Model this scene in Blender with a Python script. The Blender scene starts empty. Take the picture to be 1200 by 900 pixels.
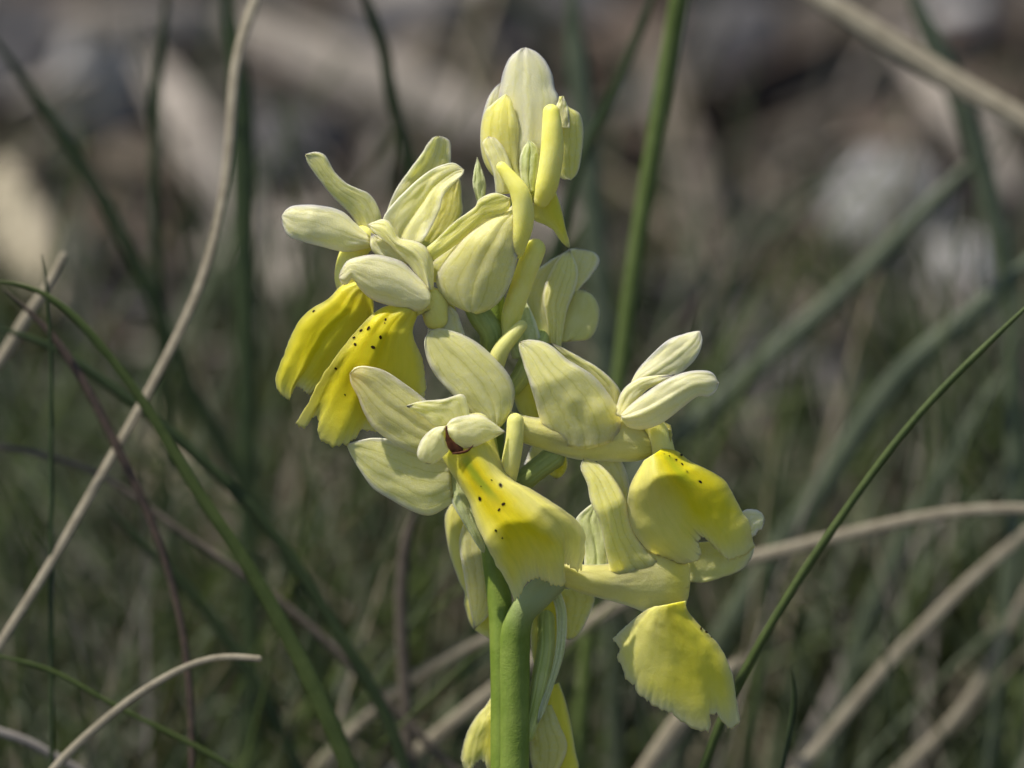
import bpy, math, random
import numpy as np
from mathutils import Vector, Matrix, noise

rng = random.Random(7)
S = bpy.context.scene
COL = S.collection

# ------------------------------------------------------------------ camera
PX = 1e-4                      # one photograph pixel is 0.1 mm at the flower
D0 = 0.60                      # metres from the lens to the flower
PITCH = math.radians(15)
FWD = np.array([0, math.cos(PITCH), -math.sin(PITCH)])
RGT = np.array([1.0, 0, 0])
UPV = np.array([0, math.sin(PITCH), math.cos(PITCH)])
MID = np.array([0, 0, 0.175])  # flower spike centre above the soil
CAMP = MID - FWD * D0
cam_d = bpy.data.cameras.new('camera')
cam_d.lens = 180; cam_d.sensor_width = 36
cam_d.clip_start = 0.02; cam_d.clip_end = 100
cam_d.dof.use_dof = True
cam_d.dof.focus_distance = D0 - 0.0035
cam_d.dof.aperture_fstop = 9.5
cam_d.dof.aperture_blades = 9
cam = bpy.data.objects.new('camera', cam_d); COL.objects.link(cam)
cam.location = CAMP; cam.rotation_euler = (math.pi / 2 - PITCH, 0, 0)
S.camera = cam

# ------------------------------------------------------------------ light
SUN_CAM = np.array([-0.42, 0.85, 0.25])          # towards the sun: right, up, towards the lens
sd = SUN_CAM[0] * RGT + SUN_CAM[1] * UPV - SUN_CAM[2] * FWD
sd = sd / np.linalg.norm(sd)
elev = math.asin(sd[2]); azim = math.atan2(sd[0], sd[1])
w = bpy.data.worlds.new('World'); S.world = w; w.use_nodes = True
nt = w.node_tree
sky = nt.nodes.new('ShaderNodeTexSky'); sky.sky_type = 'NISHITA'; sky.sun_disc = False
sky.sun_elevation = elev; sky.sun_rotation = azim
nt.links.new(sky.outputs[0], nt.nodes['Background'].inputs[0])
nt.nodes['Background'].inputs[1].default_value = 0.085
sun_d = bpy.data.lights.new('sun', 'SUN'); sun_d.energy = 4.3; sun_d.angle = math.radians(0.6)
sun_d.color = (1, 0.94, 0.84)
sun = bpy.data.objects.new('sun', sun_d); COL.objects.link(sun)
sun.rotation_euler = Vector(sd).to_track_quat('Z', 'Y').to_euler()
sun.location = (-1, -1, 2)
S.view_settings.view_transform = 'Standard'; S.view_settings.look = 'None'
S.view_settings.exposure = 0.36; S.view_settings.gamma = 1


# ------------------------------------------------------------------ geometry helpers
def P(x, y, h=0.0):
    """photograph pixel + height towards the lens (same unit) -> metres in the place"""
    x = np.asarray(x, float); y = np.asarray(y, float); h = np.asarray(h, float)
    D = D0 - h * PX
    k = D / D0 * PX
    return (CAMP + FWD * D[..., None] + RGT * ((x - 600) * k)[..., None] + UPV * ((450 - y) * k)[..., None])


def ground_z(x, y):
    s = 0.50 * y if y > 0 else 0.05 * y
    return s + 0.012 * noise.noise(Vector((x * 14, y * 14, 0))) + 0.007 * noise.noise(Vector((x * 40, y * 40, 3)))


def ground_hit(px, py, lift=0.0):
    lo, hi = D0 * 1.02, 6.0
    for _ in range(40):
        m = (lo + hi) / 2
        p = P(px, py, (D0 - m) / PX)
        if p[2] - lift > ground_z(p[0], p[1]): lo = m
        else: hi = m
    return P(px, py, (D0 - hi) / PX), hi


def tag(o, label=None, cat=None, group=None, kind=None):
    if label: o['label'] = label
    if cat: o['category'] = cat
    if group: o['group'] = group
    if kind: o['kind'] = kind
    return o


def empty(name, loc, parent=None):
    o = bpy.data.objects.new(name, None); COL.objects.link(o)
    o.empty_display_size = 0.005
    set_loc(o, loc, parent)
    return o


WORLD = {}


def set_loc(o, loc, parent):
    loc = np.asarray(loc, float)
    WORLD[o.name] = loc
    if parent is not None:
        o.parent = parent; o.location = loc - WORLD[parent.name]
    else:
        o.location = loc


def mesh(name, V, F, mats, parent=None, origin=None, uv=None, mi=None, smooth=True):
    V = np.asarray(V, float)
    if origin is None: origin = V.mean(0)
    me = bpy.data.meshes.new(name)
    me.from_pydata((V - origin).tolist(), [], F)
    if not isinstance(mats, (list, tuple)): mats = [mats]
    for m in mats: me.materials.append(m)
    if smooth: me.polygons.foreach_set('use_smooth', [True] * len(me.polygons))
    if mi is not None: me.polygons.foreach_set('material_index', mi)
    if uv is not None:
        lay = me.uv_layers.new(name='UVMap')
        idx = np.empty(len(me.loops), dtype=np.int32); me.loops.foreach_get('vertex_index', idx)
        lay.data.foreach_set('uv', np.asarray(uv, dtype=np.float32)[idx].ravel())
    me.update()
    o = bpy.data.objects.new(name, me); COL.objects.link(o)
    set_loc(o, origin, parent)
    return o


def crv(pts, n, smooth=True):
    """n points spread evenly along a polyline (Catmull-Rom smoothed)"""
    p = np.asarray(pts, float)
    if len(p) == 1: return np.repeat(p, n, 0)
    if len(p) == 2 or not smooth:
        q = p
    else:
        a = np.vstack([2 * p[0] - p[1], p, 2 * p[-1] - p[-2]])
        out = []
        for i in range(len(p) - 1):
            p0, p1, p2, p3 = a[i:i + 4]
            for t in np.linspace(0, 1, 12, endpoint=False):
                out.append(0.5 * (2 * p1 + (p2 - p0) * t + (2 * p0 - 5 * p1 + 4 * p2 - p3) * t * t + (3 * p1 - p0 - 3 * p2 + p3) * t ** 3))
        out.append(p[-1]); q = np.array(out)
    d = np.r_[0, np.cumsum(np.linalg.norm(np.diff(q[:, :2], axis=0), axis=1) + 1e-9)]
    t = np.linspace(0, d[-1], n)
    return np.stack([np.interp(t, d, q[:, k]) for k in range(q.shape[1])], 1)


def petal(name, parent, mat, L, R, tip=None, base=None, h=(0, 0), tilt=0.0, arch=8.0, pw=2.0, curl=0.0, groove=0.0,
          bumps=(), ripple=1.0, thick=2.0, nu=26, nv=34, ragged=0.6, spots=(), label=None, seed=None, env=0.0, pleats=0.0, npl=5):
    """a thin curved sheet: L and R are its two margins from attachment to apex"""
    seed = seed if seed is not None else int(abs(L[0][0] * 7 + L[0][1] * 13)) % 977
    if tip is not None: nu, nv = 84, 56
    Lc, Rc = crv(L, nv), crv(R, nv)
    v = np.linspace(0, 1, nv)[:, None, None]; u = np.linspace(0, 1, nu)[None, :, None]
    Bc = crv(base, nu) if base is not None else crv([L[0], R[0]], nu)
    det = np.zeros((nu, 2))
    if tip is None:
        e = (Lc[-1] + Rc[-1]) / 2; Lc[-1] = e; Rc[-1] = e; Tc = np.repeat(e[None], nu, 0); Ts = Tc
    else:
        Tc = crv(tip, nu, False)
        k = 15; pad = np.vstack([np.repeat(Tc[:1], k, 0), Tc, np.repeat(Tc[-1:], k, 0)])
        ker = np.hanning(2 * k + 1); ker /= ker.sum()
        Ts = np.stack([np.convolve(pad[:, c], ker, 'valid') for c in (0, 1)], 1)
        f = np.clip(np.minimum(np.arange(nu), np.arange(nu)[::-1]) / 12, 0, 1)[:, None]
        Ts = Tc * (1 - f) + Ts * f
        det = Tc - Ts
        if ragged:
            g = [noise.noise(Vector((i * 0.55, seed, 1))) + 1.0 * noise.noise(Vector((i * .8, seed, 4))) for i in range(nu)]
            det = det + np.array([0, 1]) * (np.array(g) * ragged * 1.7)[:, None] + np.array([0.4, 0]) * (np.roll(g, 9) * ragged)[:, None]
    if ragged:
        for E, s in ((Lc, 3), (Rc, 8)):
            t = np.diff(E, axis=0, append=E[-1:] * 2 - E[-2:-1]); nrm = np.stack([-t[:, 1], t[:, 0]], 1)
            nrm /= np.linalg.norm(nrm, axis=1)[:, None] + 1e-9
            g = np.array([noise.noise(Vector((i * 0.35, seed, s))) for i in range(nv)]) * ragged * np.linspace(0, 1, nv) ** 1.5
            g[-1] = 0
            E += nrm * g[:, None]
    XY = (1 - u) * Lc[:, None] + u * Rc[:, None] + (1 - v) * Bc[None] + v * Ts[None] \
        - ((1 - u) * (1 - v) * Bc[0] + u * (1 - v) * Bc[-1] + (1 - u) * v * Ts[0] + u * v * Ts[-1])
    XY = XY + (v ** 7) * det[None]
    U = (2 * u[..., 0] - 1) * np.ones((nv, 1)); Vv = v[..., 0] * np.ones((1, nu))
    hk = crv([(i, a) for i, a in enumerate(h)], nv)[:, 1] if len(h) > 2 else np.linspace(h[0], h[-1], nv)
    H = hk[:, None] + tilt * U / 2
    e = (1 - Vv ** 4) if tip is None else (1 - 0.35 * Vv ** 3)
    e = e * (1 - env * (1 - Vv) ** 2)
    H = H + arch * (.55 if tip is None else .9) * (1 - np.abs(U) ** pw) * e - curl * np.abs(U) ** 6 * e
    H = H - groove * np.exp(-(U / 0.13) ** 2) * e
    if pleats: H = H + pleats * np.sin(U * math.pi * npl + seed) * (0.3 + 0.7 * Vv) * (1 - 0.4 * U ** 2)
    for bx, by, amp, rad in bumps:
        H = H + amp * np.exp(-((XY[..., 0] - bx) ** 2 + (XY[..., 1] - by) ** 2) / rad ** 2)
    N1 = np.array([[noise.noise(Vector((a * 2.1 + seed, b * 4.3, seed * 0.37))) for a, b in zip(ru, rv)] for ru, rv in zip(U, Vv)])
    N2 = np.array([[noise.noise(Vector((a * 5.1 + seed, b * 9.3, seed * 0.7))) for a, b in zip(ru, rv)] for ru, rv in zip(U, Vv)])
    H = H + ripple * (2.6 * N1 * (0.4 + 0.6 * np.abs(U)) + 1.3 * N2 * (0.3 + 0.7 * U ** 2)) 
    H = H + ripple * (.55 if tip is None else .3) * (.25 + .75 * Vv) * np.array([[noise.noise(Vector((a * 9 + seed, b * 1.7, 7.0))) for a, b in zip(ru, rv)] for ru, rv in zip(U, Vv)])
    W = P(XY[..., 0], XY[..., 1], H)
    du = np.gradient(W, axis=1); dv = np.gradient(W, axis=0)
    if tip is None:
        du[-1] = du[-2]
    n = np.cross(du, dv); n /= np.linalg.norm(n, axis=2)[..., None] + 1e-15
    if (n.reshape(-1, 3).mean(0) @ FWD) > 0: n = -n
    th = thick * PX / 2 * (0.30 + 0.70 * np.clip((1 - np.abs(U)) * 5, 0, 1) * np.clip((1 - Vv) * 6, 0, 1))
    A = (W + n * th[..., None]).reshape(-1, 3); B = (W - n * th[..., None]).reshape(-1, 3)
    V = np.vstack([A, B]); m = nu * nv
    uv = np.stack([np.tile(u[0, :, 0], nv), np.repeat(v[:, 0, 0], nu)], 1); uv = np.vstack([uv, uv])
    i = np.arange((nv - 1))[:, None] * nu + np.arange(nu - 1)[None]
    i = i.ravel()
    a = np.stack([i, i + 1, i + nu + 1, i + nu], 1)
    t1 = V[a[len(a) // 2]]
    flip = np.cross(t1[1] - t1[0], t1[3] - t1[0]) @ n[nv // 2, nu // 2] < 0
    if flip: a = a[:, ::-1]
    F = [tuple(q) for q in a.tolist()] + [tuple(q) for q in (a[:, ::-1] + m).tolist()]
    ring = [j for j in range(nu)] + [j * nu + nu - 1 for j in range(1, nv)] + [(nv - 1) * nu + j for j in range(nu - 2, -1, -1)] + [j * nu for j in range(nv - 2, 0, -1)]
    for q in range(len(ring)):
        s, t = ring[q], ring[(q + 1) % len(ring)]
        F.append((s, t, t + m, s + m) if flip else (t, s, s + m, t + m))
    mi = [0] * len(F); mats = [mat]
    if spots:
        mats.append(M_SPOT)
        V = V.tolist(); uv = uv.tolist()
        rr = random.Random(seed)
        for sp in spots:
            sx, sy = sp[:2]; sr = sp[2] if len(sp) > 2 else 1.9
            k = np.argmin((XY[..., 0] - sx) ** 2 + (XY[..., 1] - sy) ** 2); r0, c0 = divmod(int(k), nu)
            r0 = min(max(r0, 1), nv - 2); c0 = min(max(c0, 1), nu - 2)
            nn = n[r0, c0]; c = P(sx, sy, H[r0, c0]) + nn * (thick / 2 + 0.25) * PX
            tx = np.cross(nn, UPV); tx /= np.linalg.norm(tx); ty = np.cross(tx, nn)
            ang = rr.uniform(0, 3); ca, sa = math.cos(ang), math.sin(ang)
            b0 = len(V); V.append((c + nn * 0.5 * PX).tolist()); uv.append([.5, .5])
            for q in range(10):
                w_ = q * math.tau / 10; ex, ey = math.cos(w_) * sr * 1.25, math.sin(w_) * sr * 0.8
                ex *= rr.uniform(.8, 1.15)
                V.append((c + (tx * (ex * ca - ey * sa) + ty * (ex * sa + ey * ca)) * PX).tolist()); uv.append([.5, .5])
            for q in range(10):
                F.append((b0, b0 + 1 + q, b0 + 1 + (q + 1) % 10)); mi.append(1)
    o = mesh(name, V, F, mats, parent, uv=uv, mi=mi)
    if label: o['label'] = label
    return o


def tube_data(pts, rad, n=40, seg=18, flat=1.0, ribs=0.0, nrib=6, wob=0.0, cap=(True, True)):
    """pts: (x, y, h); rad: radii in the same unit"""
    p = np.array(pts, float)
    q = crv(np.c_[p, np.asarray(rad, float)], n)
    return tube_world(P(q[:, 0], q[:, 1], q[:, 2]), q[:, 3] * PX * (D0 - q[:, 2] * PX) / D0, seg, flat, ribs, nrib, wob, cap)


def tube_world(C, r, seg=18, flat=1.0, ribs=0.0, nrib=6, wob=0.0, cap=(True, True), twist=0.0):
    n = len(C)
    T = np.gradient(C, axis=0); T /= np.linalg.norm(T, axis=1)[:, None]
    # rounded ends
    V = []; UV = []; F = []
    side = np.cross(T, -FWD); side /= np.linalg.norm(side, axis=1)[:, None] + 1e-12
    up = np.cross(side, T)
    rows = []
    ka = 5
    if cap[0]:
        for k in range(ka):
            a = math.pi / 2 * k / ka
            rows.append((C[0] - T[0] * r[0] * math.cos(a), r[0] * max(math.sin(a), .05), 0, 0.0))
    for i in range(n): rows.append((C[i], r[i], i, i / (n - 1)))
    if cap[1]:
        for k in range(ka - 1, -1, -1):
            a = math.pi / 2 * k / ka
            rows.append((C[-1] + T[-1] * r[-1] * math.cos(a), r[-1] * max(math.sin(a), .05), n - 1, 1.0))
    for c, rr, i, vv in rows:
        tw = twist * vv
        for k in range(seg):
            a = k * math.tau / seg
            m = 1 + ribs * math.cos(a * nrib) + wob * noise.noise(Vector((math.cos(a) * 1.2, math.sin(a) * 1.2, vv * 4)))
            ca, sa = math.cos(a), math.sin(a) * flat
            x_ = ca * math.cos(tw) - sa * math.sin(tw); y_ = ca * math.sin(tw) + sa * math.cos(tw)
            V.append(c + (side[i] * x_ + up[i] * y_) * rr * m)
            UV.append((k / seg, vv))
    nr = len(rows)
    for i in range(nr - 1):
        for k in range(seg):
            a, b = i * seg + k, i * seg + (k + 1) % seg
            F.append((a, b, b + seg, a + seg))
    F.append(tuple(range(seg))[::-1]); F.append(tuple((nr - 1) * seg + k for k in range(seg)))
    return np.array(V), F, UV


def tube(name, parent, mat, pts, rad, label=None, **k):
    V, F, UV = tube_data(pts, rad, **k)
    o = mesh(name, V, F, mat, parent, uv=UV)
    if label: o['label'] = label
    return o


# ------------------------------------------------------------------ materials
class NB:
    def __init__(s, name):
        s.m = bpy.data.materials.new(name); s.m.use_nodes = True
        s.t = s.m.node_tree; s.t.nodes.clear()
        s.out = s.n('ShaderNodeOutputMaterial')

    def n(s, t, **k):
        a = s.t.nodes.new(t)
        for q, v in k.items(): setattr(a, q, v)
        return a

    def put(s, sock, v):
        if isinstance(v, bpy.types.NodeSocket): s.t.links.new(v, sock)
        elif v is not None:
            if isinstance(v, (tuple, list)) and len(v) == 3 and sock.type == 'RGBA': v = (*v, 1)
            sock.default_value = v

    def math(s, op, a, b=None, c=None, clamp=False):
        q = s.n('ShaderNodeMath', operation=op, use_clamp=clamp)
        for i, v in enumerate((a, b, c)):
            if v is not None: s.put(q.inputs[i], v)
        return q.outputs[0]

    def mix(s, f, a, b, mode='MIX'):
        q = s.n('ShaderNodeMix', data_type='RGBA', blend_type=mode)
        s.put(q.inputs[0], f); s.put(q.inputs[6], a); s.put(q.inputs[7], b)
        return q.outputs[2]

    def ss(s, v, a, b):
        q = s.n('ShaderNodeMapRange', interpolation_type='SMOOTHSTEP')
        s.put(q.inputs[0], v); q.inputs[1].default_value = a; q.inputs[2].default_value = b
        return q.outputs[0]

    def noise(s, vec, scale, detail=3, rough=.5, dist=0):
        q = s.n('ShaderNodeTexNoise'); s.put(q.inputs['Vector'], vec)
        q.inputs['Scale'].default_value = scale; q.inputs['Detail'].default_value = detail
        q.inputs['Roughness'].default_value = rough; q.inputs['Distortion'].default_value = dist
        return q.outputs[0]

    def coords(s):
        tc = s.n('ShaderNodeTexCoord')
        sp = s.n('ShaderNodeSeparateXYZ'); s.t.links.new(tc.outputs['UV'], sp.inputs[0])
        return tc, sp.outputs[0], sp.outputs[1]


def finish_leaf(b, tc, col, height, sss=0.75, rad=0.0009, rough=0.5, bump=0.35, trans=0.0, spec=0.35, radc=(0.75, 0.8, 0.5)):
    cell = b.n('ShaderNodeTexVoronoi'); b.put(cell.inputs['Vector'], tc.outputs['Object']); cell.inputs['Scale'].default_value = 5200
    fine = b.noise(tc.outputs['Object'], 1500, 3)
    hh = b.math('ADD', b.math('MULTIPLY', cell.outputs[0], 0.35), b.math('MULTIPLY', fine, 0.9))
    if height is not None: hh = b.math('ADD', hh, height)
    bp = b.n('ShaderNodeBump'); bp.inputs['Strength'].default_value = bump; bp.inputs['Distance'].default_value = 0.00018
    b.put(bp.inputs['Height'], hh)
    p = b.n('ShaderNodeBsdfPrincipled')
    b.put(p.inputs['Base Color'], col); p.inputs['Roughness'].default_value = rough
    p.inputs['Specular IOR Level'].default_value = spec
    p.inputs['Subsurface Weight'].default_value = sss
    p.inputs['Subsurface Radius'].default_value = radc
    p.inputs['Subsurface Scale'].default_value = rad
    b.put(p.inputs['Normal'], bp.outputs[0])
    if trans:
        tr = b.n('ShaderNodeBsdfTranslucent'); b.put(tr.inputs[0], b.mix(1.0, col, (1.0, 0.98, 0.42), 'MULTIPLY')); b.put(tr.inputs['Normal'], bp.outputs[0])
        mx = b.n('ShaderNodeMixShader'); mx.inputs[0].default_value = trans
        b.t.links.new(p.outputs[0], mx.inputs[1]); b.t.links.new(tr.outputs[0], mx.inputs[2])
        b.t.links.new(mx.outputs[0], b.out.inputs[0])
    else:
        b.t.links.new(p.outputs[0], b.out.inputs[0])
    return b.m


def petal_mat(name, body, margin, vein, nvein=4.0, vstr=0.6, basecol=None, sss=1.0, brown=0.0):
    b = NB(name); tc, u, v = b.coords()
    big = b.noise(tc.outputs['Object'], 260, 4, .6)
    wv = b.n('ShaderNodeCombineXYZ'); b.put(wv.inputs[0], b.math('MULTIPLY', u, 3.0)); b.put(wv.inputs[1], b.math('MULTIPLY', v, 5.0))
    oi = b.n('ShaderNodeObjectInfo'); b.put(wv.inputs[2], b.math('MULTIPLY', oi.outputs['Random'], 50.0))
    wob = b.noise(wv.outputs[0], 1.0, 2)
    # veins run from attachment to apex, splaying a little
    cu = b.math('SUBTRACT', u, 0.5)
    ph = b.math('ADD', b.math('MULTIPLY', cu, nvein), b.math('MULTIPLY', wob, 0.9))
    saw = b.math('ABSOLUTE', b.math('SUBTRACT', b.math('FRACT', ph), 0.5))
    line = b.ss(saw, 0.12, 0.0)
    soft = b.ss(saw, 0.34, 0.0)
    # second, finer set
    ph2 = b.math('ADD', b.math('MULTIPLY', cu, nvein * 2.7), b.math('MULTIPLY', wob, 1.3))
    line2 = b.ss(b.math('ABSOLUTE', b.math('SUBTRACT', b.math('FRACT', ph2), 0.5)), 0.14, 0.0)
    edge = b.ss(b.math('ABSOLUTE', cu), 0.5, 0.36)
    fade = b.math('MULTIPLY', edge, b.ss(v, 1.0, 0.75))
    brk = b.ss(b.noise(wv.outputs[0], 3.0, 2), 0.3, 0.55)
    vm = b.math('MULTIPLY', b.math('ADD', b.math('MULTIPLY', line, 0.6), b.math('MULTIPLY', soft, 0.35)), fade)
    vm = b.math('ADD', vm, b.math('MULTIPLY', b.math('MULTIPLY', line2, brk), b.math('MULTIPLY', fade, 0.25)))
    col = b.mix(b.ss(b.math('ABSOLUTE', cu), 0.30, 0.5), body, margin)
    if basecol: col = b.mix(b.ss(v, 0.45, 0.0), col, basecol)
    col = b.mix(b.math('MULTIPLY', b.ss(big, 0.4, 0.75), 0.35), col, margin)
    col = b.mix(b.math('MULTIPLY', vm, vstr, clamp=True), col, vein)
    if brown: col = b.mix(b.math('MULTIPLY', b.ss(b.math('ADD', v, b.math('MULTIPLY', b.math('SUBTRACT', big, .5), .06)), .955, 1.0), brown), col, (0.30, 0.19, 0.05))
    sp = b.noise(tc.outputs['Object'], 2600, 2)
    col = b.mix(0.16, col, b.n('ShaderNodeHueSaturation').outputs[0]) if False else col
    col = b.mix(b.math('MULTIPLY', b.ss(sp, 0.45, 0.75), 0.22), col, (0.88, 0.87, 0.55))
    return finish_leaf(b, tc, col, b.math('MULTIPLY', vm, -0.35), sss=sss, trans=0, bump=.25, rad=.0015, spec=.28)


def lip_mat(name, core, margin, green, throat=None, amt=1.0, centre=0.5, width=0.36):
    b = NB(name); tc, u, v = b.coords()
    big = b.noise(tc.outputs['Object'], 240, 4, .55)
    wv = b.n('ShaderNodeCombineXYZ'); b.put(wv.inputs[0], b.math('MULTIPLY', u, 9.0)); b.put(wv.inputs[1], b.math('MULTIPLY', v, 1.6))
    str_ = b.noise(wv.outputs[0], 2.5, 3)
    cu = b.math('ABSOLUTE', b.math('SUBTRACT', u, centre))
    jit = b.math('MULTIPLY', b.math('SUBTRACT', big, 0.5), 0.22)
    m1 = b.ss(b.math('ADD', cu, jit), 0.10, width)
    m2 = b.ss(b.math('ADD', v, jit), 0.62, 1.0)
    mm = b.math('MAXIMUM', m1, m2)
    col = b.mix(mm, core, margin)
    g = b.math('MULTIPLY', b.ss(b.math('ADD', cu, jit), 0.17, 0.0), b.math('MULTIPLY', b.ss(v, 0.60, 0.30), b.ss(v, 0.0, 0.12)))
    col = b.mix(b.math('MULTIPLY', g, amt), col, green)
    col = b.mix(b.math('MULTIPLY', b.ss(str_, 0.42, 0.7), 0.14), col, green)
    if throat: col = b.mix(b.ss(v, 0.16, 0.0), col, throat)
    return finish_leaf(b, tc, col, b.math('MULTIPLY', str_, 0.5), sss=1, trans=0, rough=0.5, bump=.22, rad=.0015, spec=.25)


def plain_leaf(name, a, c, stripes=0.0, sss=0.25, rough=0.5, scale=300, trans=0.1, nst=9, rad=.0006, spec=.35, top=None):
    b = NB(name); tc, u, v = b.coords()
    f = b.noise(tc.outputs['Object'], scale, 4, .6)
    col = b.mix(b.ss(f, 0.3, 0.7), a, c)
    if top: col = b.mix(b.ss(v, .76, .95), col, top)
    hgt = None
    if stripes:
        saw = b.math('ABSOLUTE', b.math('SUBTRACT', b.math('FRACT', b.math('MULTIPLY', u, nst)), 0.5))
        ln = b.ss(saw, 0.25, 0.0)
        d = tuple(min(1, q * 1.9 + .03) for q in a)
        col = b.mix(b.math('MULTIPLY', ln, stripes), col, d)
        hgt = b.math('MULTIPLY', ln, 1.5)
    return finish_leaf(b, tc, col, hgt, sss=sss, rough=rough, trans=trans, rad=rad, radc=(.8, .85, .5), spec=spec)


VEI = (0.42, 0.42, 0.06)
M_SEPAL = petal_mat('sepal_cream_green', (0.87, 0.80, 0.24), (0.90, 0.83, 0.34), (0.46, 0.43, 0.05), 5.2, 0.40, basecol=(0.76, 0.74, 0.25), brown=.8)
M_PETAL = petal_mat('petal_cream', (0.92, 0.84, 0.29), (0.93, 0.86, 0.38), (0.66, 0.60, 0.10), 3.6, 0.34)
M_PALE = petal_mat('petal_pale', (0.93, 0.84, 0.34), (0.93, 0.86, 0.43), (0.72, 0.66, 0.18), 3.2, 0.28)
M_HOOD = petal_mat('hood_pale_green', (0.90, 0.84, 0.36), (0.91, 0.86, 0.43), (0.66, 0.64, 0.16), 4.0, 0.30)
M_YSEP = petal_mat('petal_yellowish', (0.89, 0.79, 0.18), (0.91, 0.82, 0.27), (0.57, 0.52, 0.04), 4.2, 0.46, basecol=(0.72, 0.71, 0.19))
M_LIP = lip_mat('lip_vivid_yellow', (0.96, 0.64, 0.003), (0.94, 0.70, 0.05), (0.66, 0.58, 0.006), throat=(0.84, 0.76, 0.10), amt=.8, width=.5, centre=.38)
M_LIP_D = lip_mat('lip_yellow_pale_lobes', (0.94, 0.65, 0.004), (0.88, 0.73, 0.16), (0.27, 0.31, 0.004), throat=(0.70, 0.68, 0.10), centre=0.36, width=0.40)
M_LIP_E = lip_mat('lip_yellow_ridge', (0.93, 0.66, 0.008), (0.88, 0.74, 0.16), (0.50, 0.51, 0.007), centre=0.76, width=0.5)
M_LIP_B = lip_mat('lip_soft_yellow', (0.90, 0.70, 0.05), (0.88, 0.76, 0.17), (0.74, 0.66, 0.03), amt=0.4, centre=0.74, width=0.55)
M_SPUR = plain_leaf('spur_cream', (0.78, 0.68, 0.16), (0.84, 0.74, 0.22), sss=1, trans=0, rad=.0018, spec=.25, top=(0.86, 0.71, 0.06))
M_SPURY = plain_leaf('spur_yellow', (0.80, 0.75, 0.16), (0.84, 0.80, 0.26), sss=1, trans=0, rad=.0018, spec=.25)
M_SPURO = plain_leaf('spur_olive', (0.64, 0.62, 0.19), (0.70, 0.68, 0.25), sss=1, trans=0, rad=.0014, spec=.25)
M_STEM = plain_leaf('stem_green', (0.17, 0.25, 0.028), (0.24, 0.32, 0.05), stripes=.0, sss=.35, nst=11, rad=.0008)
M_STEMO = plain_leaf('ovary_stem_green', (0.17, 0.25, 0.03), (0.24, 0.32, 0.055), stripes=.0, sss=.4, nst=10, rad=.0008, top=(0.40, 0.46, 0.21))
M_OVARY = plain_leaf('ovary_grey_green', (0.30, 0.37, 0.09), (0.40, 0.46, 0.14), stripes=.12, sss=.4, nst=8, rad=.0008)
M_OVLT = plain_leaf('ovary_light_green', (0.48, 0.55, 0.13), (0.62, 0.66, 0.24), stripes=.3, sss=.5, nst=8, rad=.0008)
M_BRACT = petal_mat('bract_white_green', (0.58, 0.64, 0.26), (0.74, 0.77, 0.44), (0.36, 0.43, 0.12), 3.0, 0.5, sss=.5)
M_STIG = plain_leaf('stigma_brown', (0.06, 0.022, 0.010), (0.13, 0.05, 0.02), spec=.1, sss=0, trans=0, scale=900)
M_SPOT = plain_leaf('spot_dark_brown', (0.022, 0.012, 0.005), (0.04, 0.022, 0.006), spec=.05, sss=0, trans=0)
G_DK = plain_leaf('grass_dark_green', (0.030, 0.050, 0.017), (0.050, 0.075, 0.026), stripes=.3, sss=0, trans=.2)
G_MID = plain_leaf('grass_mid_green', (0.062, 0.092, 0.020), (0.095, 0.13, 0.033), stripes=.3, sss=0, trans=.2)
G_STALK = plain_leaf('grass_stalk_green', (0.105, 0.15, 0.035), (0.15, 0.20, 0.06), stripes=.3, sss=0, trans=.2)
G_GREY = plain_leaf('grass_grey_green', (0.085, 0.11, 0.065), (0.13, 0.155, 0.095), stripes=.25, sss=0, trans=.2)
G_DRY = plain_leaf('dry_stalk_beige', (0.25, 0.215, 0.15), (0.37, 0.325, 0.235), stripes=.35, sss=0, trans=.1, scale=500, rough=.7)
G_DRYG = plain_leaf('dry_stalk_grey', (0.20, 0.18, 0.155), (0.30, 0.27, 0.24), stripes=.35, sss=0, trans=.1, scale=500, rough=.7)
G_BRN = plain_leaf('dead_stalk_brown', (0.06, 0.045, 0.035), (0.11, 0.075, 0.055), sss=0, trans=0, scale=600, rough=.75)
G_RED = plain_leaf('dead_stalk_reddish', (0.09, 0.074, 0.055), (0.14, 0.115, 0.09), sss=0, trans=0, scale=600, rough=.75)

# ------------------------------------------------------------------ the ground
def soil_mat():
    b = NB('litter_soil'); tc = b.n('ShaderNodeTexCoord'); o = tc.outputs['Object']
    n1 = b.noise(o, 14, 5, .6); n2 = b.noise(o, 70, 5, .65); n3 = b.noise(o, 260, 4, .6)
    c = b.mix(b.ss(n1, .38, .62), (0.026, 0.022, 0.018), (0.060, 0.050, 0.042))
    c = b.mix(b.ss(n2, .50, .72), c, (0.11, 0.095, 0.085))
    c = b.mix(b.math('MULTIPLY', b.ss(n3, .55, .7), .5), c, (0.05, 0.06, 0.02))
    p = b.n('ShaderNodeBsdfPrincipled'); b.put(p.inputs['Base Color'], c); p.inputs['Roughness'].default_value = .9
    bp = b.n('ShaderNodeBump'); bp.inputs['Strength'].default_value = .8; bp.inputs['Distance'].default_value = .004
    b.put(bp.inputs['Height'], b.math('ADD', n2, n3)); b.put(p.inputs['Normal'], bp.outputs[0])
    b.t.links.new(p.outputs[0], b.out.inputs[0]); return b.m


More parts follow.
